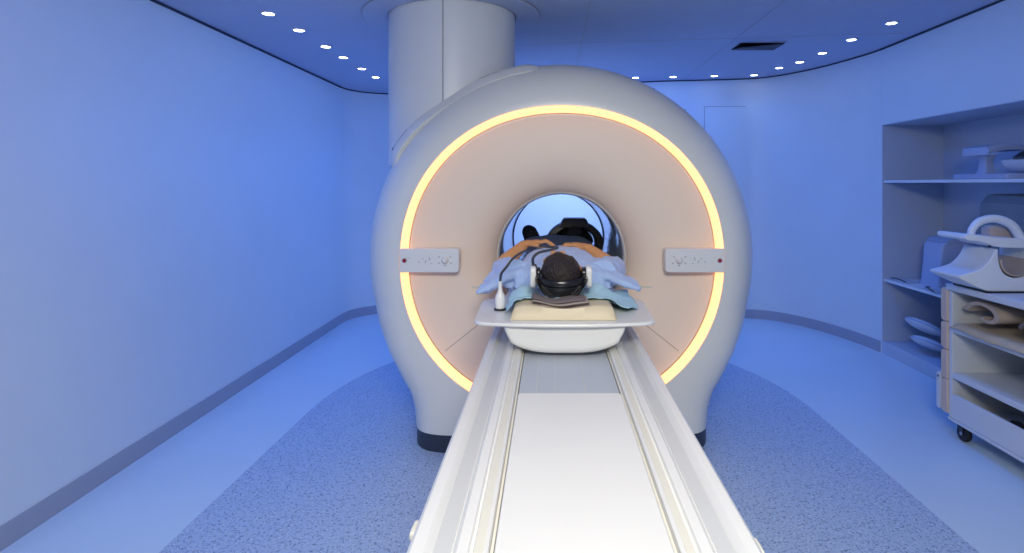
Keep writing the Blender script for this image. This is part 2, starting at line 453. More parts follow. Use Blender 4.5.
# face seams running from bore to ring, lower left and lower right
for sgn in (-1, 1):
    bm = bmesh.new(); rings = []
    base = R(-38) if sgn > 0 else R(180+38)
    for k in range(15):
        rr = .42 + (.80-.42)*k/14; i = int((base % (2*math.pi))/(2*math.pi)*N) % N
        y = face_y(rr, i)
        pc = Vector((AX+rr*math.cos(base), y-.0012, AZ+rr*math.sin(base))); t_ = Vector((-math.sin(base), 0, math.cos(base)))*.002
        rings.append([lsc(pc-t_), lsc(pc+t_), lsc(pc+t_+Vector((0,.003,0))), lsc(pc-t_+Vector((0,.003,0)))])
    loft(bm, rings); link('face_seam', bm, 'coilbeige', sc)
    # pale strip standing in for a light reflection on the face beside the bore
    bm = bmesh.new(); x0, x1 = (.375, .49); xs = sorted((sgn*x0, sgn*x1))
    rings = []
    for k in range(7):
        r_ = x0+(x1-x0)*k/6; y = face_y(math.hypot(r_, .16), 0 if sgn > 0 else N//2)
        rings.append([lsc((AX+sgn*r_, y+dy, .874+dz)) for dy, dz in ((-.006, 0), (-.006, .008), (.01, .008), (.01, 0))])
    loft(bm, rings); link('face_glint', bm, 'cream', sc)
# control panels
for sgn in (-1, 1):
    bm = bmesh.new()
    xo, xi = sgn*.857, sgn*.545
    x0, x1 = min(xo, xi), max(xo, xi)
    cn = (1,0,0,1) if sgn < 0 else (0,1,1,0)
    o_ = rrect(x0, x1, .973, 1.098, .016, 5, cn)
    prism(bm, [(x+AX-SO.x, z) for x, z in o_], D-.022-SO.y, D+.06-SO.y, 'y')
    pn = link('control_panel', bm, 'panel', sc, mods=[BEV(.004, 3)])
    def pl(x): return sgn*x+AX-SO.x
    yf = D-.022-SO.y
    bm = bmesh.new(); cyl(bm, (pl(.832), yf-.003, 1.036), .0125, .004, 'y', 20); link('button_bezel', bm, 'mark', pn)
    bm = bmesh.new(); cyl(bm, (pl(.832), yf-.007, 1.036), .0095, .006, 'y', 20); tag(link('button', bm, 'red', pn), 'dark red round button')
    bm = bmesh.new(); loft(bm, [circle(pl(.618), yf, 1.038, .02, 24, 'y'), circle(pl(.618), yf-.006, 1.038, .019, 24, 'y'), circle(pl(.618), yf-.016, 1.038, .011, 24, 'y'), circle(pl(.618), yf-.022, 1.038, .009, 24, 'y')])
    link('knob', bm, 'knob', pn)
    # faint printed pictograms around the knob and along the panel
    for (x, z, ww, hh, tl) in [(.65, 1.055, .012, .004, 30), (.65, 1.022, .014, .004, -30), (.585, 1.022, .012, .004, 30), (.59, 1.055, .010, .004, -30), (.618, 1.01, .008, .006, 0),
                              (.70, 1.045, .004, .018, 12), (.72, 1.03, .004, .016, -25), (.735, 1.045, .010, .003, 0), (.755, 1.028, .003, .012, 20), (.69, 1.02, .008, .003, 0), (.805, 1.05, .008, .003, 0)]:
        bm = bmesh.new(); c, s = math.cos(R(tl)), math.sin(R(tl)); q = []
        for dx, dz in ((-ww/2,-hh/2),(ww/2,-hh/2),(ww/2,hh/2),(-ww/2,hh/2)):
            q.append((pl(x)+dx*c-dz*s, z+dx*s+dz*c))
        prism(bm, q, yf-.0008, yf+.001, 'y')
        link('printed_mark', bm, 'mark', pn, smooth=False)
# housing details: fastener slots on the upper right shoulder, small latches low on the sides
def shell_point(a, k):
    i = min(range(N), key=lambda j: abs(ANG[j]-(a % (2*math.pi))))
    q = math.sin(math.pi/2*k); y = D + .36*(1-math.cos(math.pi/2*k))
    return P(ANG[i], RS[i] + (RO[i]-RS[i])*(.03+.97*q), y), ANG[i]
for a, k in ((R(60.5), .93), (R(50), .90), (R(38), .85)):
    p, aa = shell_point(a, k); bm = bmesh.new()
    rot = Matrix.Rotation(-aa, 3, 'Y')
    ellipsoid(bm, p, (.006, .035, .004), rot, 10, 6); link('fastener_slot', bm, 'seam' if k > .86 else 'knob', sc)
for a in (R(-37.5), R(180+37.5)):
    p, aa = shell_point(a, .92); bm = bmesh.new()
    ellipsoid(bm, p, (.012, .03, .007), None, 10, 6); link('side_latch', bm, 'seam', sc)
# saddle collar where the service column meets the housing
def collar_r(q):                        # q in degrees around the bore axis
    t = max(0, min(1, (q-122)/22)); t = t*t*(3-2*t)
    return 1.113 + .028*t
bm = bmesh.new(); rings = []
for k in range(41):
    q = 97+(152-97)*k/40; a = R(q); rr = collar_r(q)
    e = min(1, (40-k)/4+.02, k/3+.02)**.5; rr = 1.088+(rr-1.088)*e
    rings.append([lsc((AX+r_*math.cos(a), y, AZ+r_*math.sin(a))) for r_, y in ((rr-.085, D+.15), (rr-.060, D+.13), (rr-.022, D+.165), (rr-.006, D+.20), (rr, D+.24), (rr+.008, D+.36), (rr, D+.92), (1.08, D+.96), (1.0, D+.5))])
loft(bm, rings); link('saddle_collar', bm, 'gloss_white', sc, angle=50)
bm = bmesh.new(); rings = []
for k in range(31):
    q = 106+(148-106)*k/30; a = R(q); rr = collar_r(q); e = .001+.003*min(1, k/14)
    rings.append([lsc((AX+r_*math.cos(a), y, AZ+r_*math.sin(a))) for r_, y in ((rr-.004, D+.232), (rr+e+.001, D+.238), (rr+e+.001, D+.246), (rr-.004, D+.25))])
loft(bm, rings); link('collar_seam', bm, 'rim', sc)

# service column to the ceiling
CX, CY, CR = -.613, 3.60, .392
cl = empty('service_column', (CX, CY, 1.2), 'wide round white column rising from behind the scanner to the ceiling', 'column')
bm = bmesh.new(); zt = CZ(CX)+.0-1.2-.012
loft(bm, [circle(0, 0, z, r, 96) for z, r in ((0.35, CR), (.8, CR), (zt+.03, CR))], cap=(True, True)); link('cladding', bm, 'column', cl, angle=60)
bm = bmesh.new(); a = math.atan2(0-CY, -.71*CY/ 3.4+.0-CX) if False else R(-88.5)
loft(bm, [[(CR*math.cos(a+d)*s, CR*math.sin(a+d)*s, z) for d, s in ((-.005, .998), (-.005, 1.002), (.005, 1.002), (.005, .998))] for z in (.36, zt)])
link('column_seam', bm, 'seam', cl)
bm = bmesh.new()
rings = [circle(0, 0, 0, .545, 96), circle(0, 0, -.006, .548, 96), circle(0, 0, -.012, .542, 96), circle(0, 0, -.012, .40, 96)]
rings = [[(x, y, CZ(CX+x)-1.2-.0005+z) for x, y, z in r] for r in rings]
loft(bm, rings, cap=(True, False)); link('ceiling_plate', bm, 'ceiling', cl)
bm = bmesh.new()
rings = [[(x, y, CZ(CX+x)-1.2-z0) for x, y, z in circle(0, 0, 0, r, 96)] for r, z0 in ((.546, .002), (.5495, .002), (.5495, .0085), (.546, .0085), (.546, .002))]
loft(bm, rings, cap=(False, False)); link('plate_edge', bm, 'mark', cl)

# ------------------------------------------------------------------ patient table
TX = .060
tb = empty('scanner_table', (TX, 1.7, 0), 'long white patient table with ridged side rails in front of the scanner', 'table')
Y0, Y1 = .25, 3.02
ty = lambda y: y-1.7
bm = bmesh.new()
prof = [(.161,.700),(.161,.780),(.166,.780),(.169,.797),(.176,.801),(.193,.801),(.196,.795),(.200,.795),(.203,.802),(.222,.803),(.228,.797),(.232,.792),(.268,.792),(.274,.800),(.281,.806),(.302,.806),(.309,.800),(.314,.786),(.317,.77),(.317,.70),(.300,.655),(.27,.64),(.16,.64)]
for sgn in (-1, 1):
    bm = bmesh.new()
    prism(bm, [(sgn*x, z) for x, z in prof], ty(Y0), ty(Y1), 'y')
    rl = link('side_rail', bm, 'table', tb, angle=25)
    bm = bmesh.new(); xs = sorted((sgn*.2335, sgn*.2670)); box(bm, *xs, ty(Y0)+.001, ty(Y1)-.001, .7915, .7935); link('rail_inlay', bm, 'inlay', rl, smooth=False)
    bm = bmesh.new(); xs = sorted((sgn*.1765, sgn*.1925)); box(bm, *xs, ty(Y0)+.001, ty(Y1)-.001, .80, .8022); link('rail_track', bm, 'cream', rl, smooth=False)
    bm = bmesh.new(); xs = sorted((sgn*.1605, sgn*.166)); box(bm, *xs, ty(Y0)+.001, ty(Y1)-.001, .770, .7875); link('rail_groove', bm, 'cream', rl, smooth=False)
    bm = bmesh.new(); yy = 1.10 if sgn < 0 else 1.045
    xs = sorted((sgn*.315, sgn*.327)); box(bm, *xs, ty(yy-.022), ty(yy+.022), .762, .780); link('side_clip', bm, 'cream', rl, mods=[BEV(.004)])
bm = bmesh.new(); prism(bm, rrect(-.158, .158, ty(Y0), ty(1.755), .012), .70, .797, 'z'); link('top_cover', bm, 'table', tb, mods=[BEV(.003)])
bm = bmesh.new(); box(bm, -.158, .158, ty(1.757), ty(Y1), .70, .783); link('channel_panel', bm, 'recess', tb, smooth=False)
for x in (-.105, -.045, .05):
    bm = bmesh.new(); box(bm, x, x+.003, ty(1.76), ty(Y1)-.01, .782, .7845); link('channel_seam', bm, 'inlay', tb, smooth=False)
bm = bmesh.new(); prism(bm, rrect(-.27, .27, ty(Y0)+.02, ty(Y1)-.02, .05), .645, .70, 'z'); link('bed_frame', bm, 'table', tb)
bm = bmesh.new()
loft(bm, [[(x, y, z) for x, y in rrect(-hx, hx, ty(y0), ty(y1), .08)] for hx, y0, y1, z in ((.26,.62,2.90,.10),(.22,.66,2.86,.16),(.17,.72,2.8,.30),(.17,.72,2.8,.52),(.24,.5,2.95,.645))])
link('pedestal', bm, 'gloss_white', tb)
bm = bmesh.new(); prism(bm, rrect(-.265, .265, ty(.60), ty(2.92), .09), .0025, .10, 'z'); link('pedestal_foot', bm, 'base', tb)

# sliding tabletop with wide head-end tray
tt = empty('sliding_tabletop', (.056, 2.16, .80), 'white sliding tabletop with wide flared head tray carrying the patient', 'tabletop')
def L(p, o=(.056, 2.16, .80)): return (p[0]-o[0], p[1]-o[1], p[2]-o[2])
half = []
outl = [(0, 2.105), (.10, 2.107), (.20, 2.116), (.29, 2.130), (.325, 2.142), (.340, 2.160), (.345, 2.19), (.352, 2.36), (.356, 2.50), (.350, 2.545), (.325, 2.575), (.285, 2.60), (.262, 2.66), (.26, 2.9), (.26, 4.30), (.24, 4.33), (0, 4.33)]
full = [(x, y) for x, y in outl] + [(-x, y) for x, y in reversed(outl[1:-1])]
bm = bmesh.new(); prism(bm, full, .908-.80, .922-.80, 'z')
for v in bm.verts: v.co.y -= 2.16
link('deck', bm, 'deck', tt, mods=[BEV(.005, 3)])
# curved belly under the tray
bm = bmesh.new(); rings = []
for y, s, zb in ((2.140, .93, .826), (2.143, .965, .812), (2.150, .985, .803), (2.165, 1.0, .798), (2.5, 1.0, .798), (4.25, 1.0, .798), (4.3, .95, .82)):
    r = []
    for k in range(25):
        t = -1+2*k/24
        x = .205*s*(1 if t > 0 else -1)*abs(t)**.8
        z = zb + (.908-zb)*(.36*abs(t)**2.6)
        r.append((x, z))
    ring = [(-.236*s, .908)] + [(-.232*s, .895)] + [(x, z+(.0)) for x, z in r] + [(.232*s, .895), (.236*s, .908)]
    # round the lower corners
    ring[1] = (-.226*s, .88); ring[-2] = (.226*s, .88)
    rings.append([(x, y-2.16, z-.80) for x, z in ring])
loft(bm, rings); link('underside_shell', bm, 'deck', tt, angle=60)
# mattress on the tabletop under the patient
mt = None
bm = bmesh.new(); prism(bm, rrect(-.235, .235, 2.50, 4.26, .04), .9225, .955, 'z')
for v in bm.verts: v.co.x += .056
tag(link('mattress', bm, 'coilblue', mods=[BEV(.01, 3)]), 'thin pale blue mattress under the patient on the tabletop', 'mattress')

# ------------------------------------------------------------------ beige head pad
hp = bmesh.new()
def pad_fn(top):
    pass
rings = []
NX = 28
for j in range(13):
    v = j/12; y = 2.162 + .165*v
    ring_t = []; ring_b = []
    for i in range(NX+1):
        u = -1+2*i/NX; x = .203*u
        ex = max(0, 1-abs(u)**9)**.3; ey = max(0, 1-abs(2*v-1)**10)**.3
        dip = .022*math.exp(-(u/.42)**2)*min(1, v*3+.3)
        h = .054*ex*ey - dip*(ex*ey)
        ring_t.append((x, y, .923+max(h, .004)))
        ring_b.append((x, y, .923))
    rings.append(ring_t + list(reversed(ring_b)))
loft(hp, rings)
for v in hp.verts: v.co.x += .052
tag(link('head_pad', hp, 'pad', angle=70), 'beige foam head pad lying on the front of the tray', 'cushion')

# folded grey-brown cloth on the pad
bm = bmesh.new()
def fold_band(bm, z0, x0, x1, y0, y1, th, ph, mi):
    rings = []
    for k in range(19):
        t = k/18; x = x0+(x1-x0)*t
        z = z0 + .014*(2*t-1)**2 - .004 + .003*math.sin(t*9+ph)
        th_ = th*(.35+.65*math.sin(math.pi*min(.97, max(.03, t)))**.5)
        y0_ = y0 + .01*math.sin(t*5+ph)
        rings.append([(x, y0_+.004, z), (x, y0_, z+th_*.5), (x, y0_+.004, z+th_), (x, y1, z+th_), (x, y1, z)])
    loft(bm, rings, mi=mi)
fold_band(bm, .955, -.055, .155, 2.192, 2.30, .012, 0, 1)
fold_band(bm, .968, -.068, .150, 2.197, 2.30, .006, .4, 0)
fold_band(bm, .975, -.068, .148, 2.188, 2.30, .008, .8, 1)
fold_band(bm, .984, -.072, .138, 2.194, 2.29, .007, 1.2, 0)
tag(link('folded_cloth', bm, ['towel', 'towel_in'], angle=60), 'folded grey brown cloth between the head pad and the head', 'cloth')

# cyan sheet around and behind pad
bm = bmesh.new()
def sheet(u, v):
    xl, xr = -.175, .365
    x = xl + (xr-xl)*u
    front = 2.235 if u < .1 else (2.235+(2.272-2.235)*min(1, (u-.1)/.06) if u < .72 else 2.272-(.012)*min(1, max(0, (u-.72)/.2)))
    if u > .9: front += .09*(u-.9)/.1
    back = 2.68
    y = front + (back-front)*v
    onpad = 1/(1+math.exp((abs(x-.052)-.212)/.010)) * 1/(1+math.exp((y-2.345)/.012))
    z = .926 + .054*onpad
    zz = .012*abs(fold(x, y, 14, 1)) + .008*abs(fold(x, y, 31, 2)) + .030*max(0, fold(x, y, 6, 5))*(1-onpad)
    z += zz
    # raised lump either side of the head where it covers the shoulders' cushions
    z += .070*math.exp(-((x-.21)/.08)**2-((y-2.50)/.07)**2) + .066*math.exp(-((x+.11)/.065)**2-((y-2.50)/.07)**2)
    return (x + .006*fold(x, y, 20, 9), y + .010*fold(x, y, 17, 4), z)
grid_surface(bm, sheet, 70, 44)
tag(link('paper_sheet', bm, 'sheet', angle=180, mods=[('SOLIDIFY', dict(thickness=.002, offset=1))]), 'pale cyan sheet spread over the tray behind the head pad', 'sheet')

# ------------------------------------------------------------------ patient
HX = .046
person = empty('person', (HX, 2.9, .955), 'person in blue gown lying on back, head toward camera, hands on belly', 'person')
PO = Vector((HX, 2.9, .955))
def shift(bm):
    for v in bm.verts: v.co -= PO
def cap_chain(bm, pts, rad, n=14):
    for i, (p, r) in enumerate(zip(pts, rad)):
        ellipsoid(bm, p, (r, r, r), None, n, 8)
    for a, b, ra, rb in zip(pts, pts[1:], rad, rad[1:]):
        tube(bm, [a, b], [ra, rb], n, smooth=False)
bm = bmesh.new()
HC = Vector((HX, 2.385, 1.066))
HROT = Matrix.Rotation(R(-24), 3, 'Y') @ Matrix.Rotation(R(-24), 3, 'X')
ellipsoid(bm, HC, (.074, .095, .088))                                  # cranium
ellipsoid(bm, HC+Vector((0, .055, .018)), (.064, .075, .072))            # face mass
ellipsoid(bm, HC+Vector((0, .105, .020)), (.042, .036, .050))            # chin
tube(bm, [HC+Vector((0, .035, .088)), HC+Vector((0, .055, .104)), HC+Vector((0, .066, .113))], [.008, .011, .014], 10)   # nose
ellipsoid(bm, HC+Vector((0, .069, .104)), (.017, .011, .010))
ellipsoid(bm, HC+Vector((0, .090, .086)), (.024, .008, .010)); ellipsoid(bm, HC+Vector((0, .100, .083)), (.021, .008, .010))   # lips
for s in (-1, 1):
    ellipsoid(bm, HC+Vector((s*.030, .020, .083)), (.022, .009, .010))    # brow
    ellipsoid(bm, HC+Vector((s*.030, .036, .077)), (.014, .010, .012))    # eye
    ellipsoid(bm, HC+Vector((s*.076, .040, -.004)), (.010, .028, .019))   # ear
for v in bm.verts: v.co = HC + (HROT @ (v.co-HC))*1.04
tube(bm, [HC+Vector((0, .07, -.03)), HC+Vector((0, .14, -.035)), HC+Vector((0, .2, -.04))], [.055, .056, .066], 16)   # neck
ellipsoid(bm, (HX, 2.74, 1.005), (.165, .12, .055)); ellipsoid(bm, (HX, 2.90, 1.01), (.14, .22, .068)); ellipsoid(bm, (HX, 3.15, 1.005), (.14, .2, .06)); ellipsoid(bm, (HX, 3.35, .998), (.15, .15, .045))
for s in (-1.45, 1):   # legs
    tube(bm, [(HX+s*.09, 3.38, .995), (HX+s*.095, 3.75, 1.0), (HX+s*.095, 4.08, .995)], [.052, .045, .04], 16)
    tube(bm, [(HX+s*.095, 4.07, .995), (HX+s*.105, 4.12, 1.0), (HX+s*.125, 4.13, 1.07), (HX+s*.135, 4.12, 1.10)], [.035, .040, .038, .025], 12)
# arms
LS, LE, LWr = (-.155, 2.68, 1.01), (-.268, 2.97, .995), (-.140, 3.15, 1.108)
RSh, RE, RWr = (.247, 2.68, 1.01), (.335, 2.98, .995), (.205, 3.12, 1.092)
def lerp(a, b, t): return tuple(a[i]+(b[i]-a[i])*t for i in range(3))
def arm(S, E, W_, bow):
    tube(bm, [S, lerp(S, E, .5), E], [.046, .042, .040], 14)
    m_ = lerp(E, W_, .35)
    tube(bm, [E, (m_[0]+bow, m_[1], m_[2]), lerp(E, W_, .75), W_], [.040, .042, .033, .026], 14)
arm(LS, LE, LWr, -.004); arm(RSh, RE, RWr, .004)
def hand(W_, dirx, rise, curl):
    """palm and five fingers reaching in direction dirx along X"""
    Wv = Vector(W_)
    palm = Wv + Vector((dirx*.052, .010, rise))
    rot = Matrix.Rotation(-dirx*R(6), 3, 'Y')
    ellipsoid(bm, palm, (.048, .040, .016), rot)
    ellipsoid(bm, Wv+Vector((dirx*.018, .004, rise*.4)), (.032, .029, .020), rot)
    L4 = [.068, .078, .074, .058]
    for k in range(4):
        yb = -.028 + k*.0195
        b = palm + Vector((dirx*.038, yb, .002)); ln = L4[k]
        k1 = b + Vector((dirx*ln*.42, yb*.12, .008*(1-curl)))
        k2 = k1 + Vector((dirx*ln*.32, yb*.10, -.012-.014*curl))
        k3 = k2 + Vector((dirx*ln*.24*(1-.5*curl), yb*.05, -.014-.010*curl))
        cap_chain(bm, [tuple(b), tuple(k1), tuple(k2), tuple(k3)], [.0098, .0090, .0082, .0070], 10)
    t0 = Wv+Vector((dirx*.022, -.022, rise*.4)); t1 = t0+Vector((dirx*.026, -.026, -.002)); t2 = t1+Vector((dirx*.030, -.012, -.004)); t3 = t2+Vector((dirx*.022, -.002, -.006))
    cap_chain(bm, [tuple(t0), tuple(t1), tuple(t2), tuple(t3)], [.013, .0115, .0095, .008], 10)
hand(LWr, 1, .008, .1); hand(RWr, -1, .012, .8)
shift(bm)
link('body', bm, 'skin', person, angle=180, mods=[('REMESH', dict(mode='VOXEL', voxel_size=.0042, use_smooth_shade=True)), ('SMOOTH', dict(factor=.5, iterations=3))])
# hair
bm = bmesh.new()
ellipsoid(bm, HC+Vector((0, -.004, -.004)), (.081, .100, .093), None, 48, 32)
for v in list(bm.verts):
    d = v.co - HC
    # hairline: leave face free (far and up side)
    if d.y > .030 and d.z > -.02 or d.z > .045 and d.y > -.052:
        v.co = HC + d*.86
    else:
        v.co += d.normalized()*.004*noise.noise(v.co*60)
for v in bm.verts: v.co = HC + (HROT @ (v.co-HC))*1.03
shift(bm)
link('hair', bm, 'hair', person, angle=180)
# gown
bm = bmesh.new(); rings = []
for y, wl, wr, zt_, p in ((2.575, .07, .07, .99, 2), (2.59, .15, .15, 1.03, 2), (2.63, .215, .235, 1.062, 2.3), (2.70, .225, .245, 1.095, 2.5), (2.80, .21, .225, 1.112, 2.5), (2.95, .20, .21, 1.112, 2.5), (3.08, .20, .20, 1.098, 2.6), (3.22, .20, .20, 1.088, 2.6), (3.30, .21, .21, 1.085, 2.6)):
    r = []
    for k in range(41):
        t = -1+2*k/40; ww = wl if t < 0 else wr
        z = .958 + (zt_-.958)*max(0, 1-abs(t)**p)**(1/p)
        z += .006*fold(t*3, y*9, 1.3, 3)*(1-abs(t)**4)
        r.append((HX+ww*t, y, z))
    r += [(HX+wr*.98, y, .956), (HX-wl*.98, y, .956)]
    rings.append(r)
loft(bm, rings)
# sleeves: upper arms with loose flared cuffs
def sleeve(S, E, W_, sgn):
    pts = [S, lerp(S, E, .35), lerp(S, E, .62), lerp(S, E, .8), lerp(S, E, .90)] if sgn < 0 else [S, lerp(S, E, .45), lerp(S, E, .80), E, lerp(E, W_, .14)]
    pts = [Vector(p)+Vector((0, 0, .004)) for p in pts]
    tube(bm, [tuple(p) for p in pts], [.070, .070, .062, .055, .050] if sgn < 0 else [.070, .072, .066, .060, .060], 20, k=6)
sleeve(LS, LE, LWr, -1); sleeve(RSh, RE, RWr, 1)
# loose cloth falling from the shoulders onto the tray
def flap(pts, rad, fl):
    tube(bm, pts, rad, 16, k=6, flat=fl)
flap([(-.10, 2.70, 1.04), (-.20, 2.70, 1.01), (-.275, 2.64, .968), (-.335, 2.58, .945)], [.06, .085, .070, .016], .36)
flap([(-.15, 2.86, 1.03), (-.24, 2.82, 1.00), (-.31, 2.76, .965)], [.05, .06, .03], .4)
flap([(.20, 2.70, 1.04), (.28, 2.68, 1.01), (.36, 2.62, .985), (.405, 2.58, .962)], [.06, .080, .060, .024], .36)
flap([(.22, 2.90, 1.05), (.30, 2.90, 1.035), (.355, 2.88, 1.02)], [.05, .055, .045], .30)
shift(bm)
gt = bpy.data.textures.new('gown_folds', 'CLOUDS'); gt.noise_scale = .07; gt.noise_depth = 2
gt2 = bpy.data.textures.new('gown_creases', 'STUCCI'); gt2.noise_scale = .035
link('gown', bm, 'gown', person, angle=180, mods=[('REMESH', dict(mode='VOXEL', voxel_size=.006, use_smooth_shade=True)), ('DISPLACE', dict(texture=gt, strength=.014, mid_level=.5, texture_coords='LOCAL')), ('DISPLACE', dict(texture=gt2, strength=.012, mid_level=.5, texture_coords='LOCAL')), ('SMOOTH', dict(factor=.5, iterations=2))])
for s in (-1.45, 1):
    bm = bmesh.new()
    tube(bm, [(HX+s*.095, 4.03, .995), (HX+s*.10, 4.08, .997), (HX+s*.105, 4.13, 1.0), (HX+s*.125, 4.14, 1.06), (HX+s*.138, 4.13, 1.105), (HX+s*.14, 4.12, 1.12)], [.045, .048, .055, .058, .052, .03], 16)
    shift(bm); link('sock', bm, 'sock', person, angle=180)

# blanket over the legs
bm = bmesh.new()
def blk(u, v):
    x = -.27 + .54*u; y = 3.24 + .80*v; t = (u-.5)*2
    z = .985 + (.080+.010*math.cos(v*6))*max(0, 1-abs(t)**2.6)**(1/2.0) + .008*fold(x, y, 9, 6)
    if abs(t) > .93: z -= .03
    return (HX+x*(.98), y+.01*fold(x, 1, 7, 2), z)
grid_surface(bm, blk, 44, 36)
tag(link('blanket', bm, 'blanket', angle=180, mods=[('SOLIDIFY', dict(thickness=.006, offset=1))]), 'dark slate blanket covering the patient legs inside the bore', 'blanket')

# head holder: black glossy cradle around back of head
hh = empty('head_holder', (HX, 2.34, .925), 'black glossy head holder cradling the back of the patient head', 'head holder')
bm = bmesh.new(); rings = []
for k in range(33):
    a = R(180+8 + (180-16)*k/32)
    ro, ri = .108, .094
    ring = []
    for (rr, y) in ((ri, 2.285), (ro-.006, 2.272), (ro, 2.285), (ro, 2.42), (ri, 2.43)):
        ring.append((rr*math.cos(a), y-2.34, 1.075+rr*.98*math.sin(a)-.925))
    rings.append(ring)
loft(bm, rings); link('cradle', bm, 'black', hh, angle=50)
bm = bmesh.new(); rings = []                                 # padded band across the crown
for k in range(25):
    t = -1+2*k/24; x = .100*t; y = 2.272 + .03*t*t*1.4
    rings.append([(x, y-2.34+dy, 1.052-.012*(1-t*t)+dz-.925) for dy, dz in ((0, -.016), (-.010, -.010), (-.012, 0), (-.008, .010), (0, .014), (.012, .010), (.012, -.014))])
loft(bm, rings); link('crown_band', bm, 'black', hh)
bm = bmesh.new(); rings = []                                 # front lip of the cradle, V shaped below the crown
for k in range(21):
    t = -1+2*k/20; x = .098*t; zt_ = 1.045; zb_ = .978+.034*abs(t)
    rings.append([(x, 2.288+.028*t*t-2.34, zb_-.925), (x, 2.280+.028*t*t-2.34, (zb_+zt_)/2-.925), (x, 2.286+.028*t*t-2.34, zt_-.925), (x, 2.30+.028*t*t-2.34, zt_-.925), (x, 2.30+.028*t*t-2.34, zb_-.925)])
loft(bm, rings); link('front_lip', bm, 'black', hh)
# headphones
ph = empty('headphones', (HX, 2.39, 1.04), 'white cupped headphones worn by the patient lying down', 'headphones')
for s in (-1, 1):
    bm = bmesh.new()
    prism(bm, rrect(2.345-2.39, 2.435-2.39, 1.010-1.04, 1.098-1.04, .018), s*.103, s*.127, 'x'); link('ear_cup', bm, 'knob', ph, mods=[BEV(.005, 3)])
    bm = bmesh.new(); prism(bm, rrect(2.355-2.39, 2.425-2.39, 1.015-1.04, 1.09-1.04, .02), s*.086, s*.104, 'x'); link('ear_cushion', bm, 'black', ph, mods=[BEV(.004, 2)])
bm = bmesh.new()
tube(bm, [(-.110, -.002, .055), (-.106, -.03, .066), (-.10, -.04, .05), (-.098, -.03, .03)], .003, 8); link('cup_wire', bm, 'black', ph)
bm = bmesh.new()
tube(bm, [(-.116, 0, .056), (-.118, .03, .085), (-.095, .10, .100), (-.045, .22, .098), (-.01, .34, .096), (-.06, .44, .088), (-.10, .6, .075)], .0062, 10)
link('air_hose', bm, 'hose', ph)

# patient call bulb
cb = empty('call_bulb', (-.205, 2.345, .9225), 'white squeeze call bulb standing on left of the tray', 'call bulb')
bm = bmesh.new(); lathe(bm, 0, 0, [(.020, 0), (.026, .001), (.026, .006), (.019, .008)], 24); link('bulb_base', bm, 'black', cb)
bm = bmesh.new(); lathe(bm, 0, 0, [(.012, .006), (.019, .008), (.021, .02), (.0215, .045), (.019, .060), (.012, .072), (.0085, .082), (.0075, .105), (.006, .118), (.001, .119)], 32); link('bulb', bm, 'knob', cb)
bm = bmesh.new()
tube(bm, [(0, 0, .116), (.003, .02, .145), (.02, .08, .165), (.04, .2, .185), (.075, .36, .195), (.11, .48, .19)], .0055, 10); link('hose', bm, 'hose', cb)

# dark arched coil shell at the far end of the bore
dc = empty('coil_shell', (.18, 4.22, .922), 'dark arched coil shell standing at far end of the bore', 'coil')
bm = bmesh.new(); rings = []
for k in range(33):
    a = R(-32+244*k/32)
    ring = []
    for rr, y in ((.145, -.06), (.160, -.075), (.198, -.07), (.205, -.05), (.205, .05), (.145, .05)):
        ring.append((rr*math.cos(a)*1.03, y, .085+rr*math.sin(a)*.80))
    rings.append(ring)
loft(bm, rings); link('arch', bm, 'coil_dark', dc, angle=50)
bm = bmesh.new(); prism(bm, [(-.115, .20), (-.085, .262), (-.07, .268), (.07, .268), (.085, .262), (.115, .20)], -.085, .055, 'y'); link('cap', bm, 'coil_dark', dc, mods=[BEV(.006, 2)])
bm = bmesh.new(); rings = []
for k in range(25):
    a = R(0+180*k/24); rings.append([(rr*math.cos(a), y, .085+rr*math.sin(a)*.8) for rr, y in ((.10, -.02), (.135, -.03), (.145, .04), (.10, .04))])
loft(bm, rings); link('inner_liner', bm, 'black', dc)
bm = bmesh.new(); prism(bm, [(.14*math.cos(R(t)), .085+.115*math.sin(R(t))) for t in range(0, 181, 12)], .02, .035, 'y'); link('back_plate', bm, 'black', dc)
bm = bmesh.new(); prism(bm, rrect(-.20, .20, -.075, .06, .02), 0, .04, 'z'); link('foot', bm, 'coil_dark', dc)

# ------------------------------------------------------------------ shelving niche in the right wall
nb = empty('built_in_shelving', (XR, 3.6, 0), 'built in blue white shelving niche in the right wall', 'shelving')
nx = XR+.52
def nl(bm, *a): box(bm, a[0]-XR, a[1]-XR, a[2]-3.6, a[3]-3.6, a[4], a[5])
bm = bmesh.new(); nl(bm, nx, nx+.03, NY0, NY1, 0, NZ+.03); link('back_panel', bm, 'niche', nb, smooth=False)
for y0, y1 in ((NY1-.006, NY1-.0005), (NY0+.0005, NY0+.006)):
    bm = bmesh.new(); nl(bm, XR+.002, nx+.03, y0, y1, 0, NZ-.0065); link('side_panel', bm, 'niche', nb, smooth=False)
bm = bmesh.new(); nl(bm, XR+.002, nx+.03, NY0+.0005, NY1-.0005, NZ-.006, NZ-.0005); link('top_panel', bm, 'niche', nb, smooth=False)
for z in (1.450, .612):
    bm = bmesh.new(); nl(bm, XR+.012, nx, NY0+.007, NY1-.007, z, z+.022); link('shelf', bm, 'coilwhite', nb, mods=[BEV(.002)])
bm = bmesh.new(); nl(bm, XR+.002, nx, NY0+.007, NY1-.007, 0.001, .105); link('plinth', bm, 'niche', nb, smooth=False)

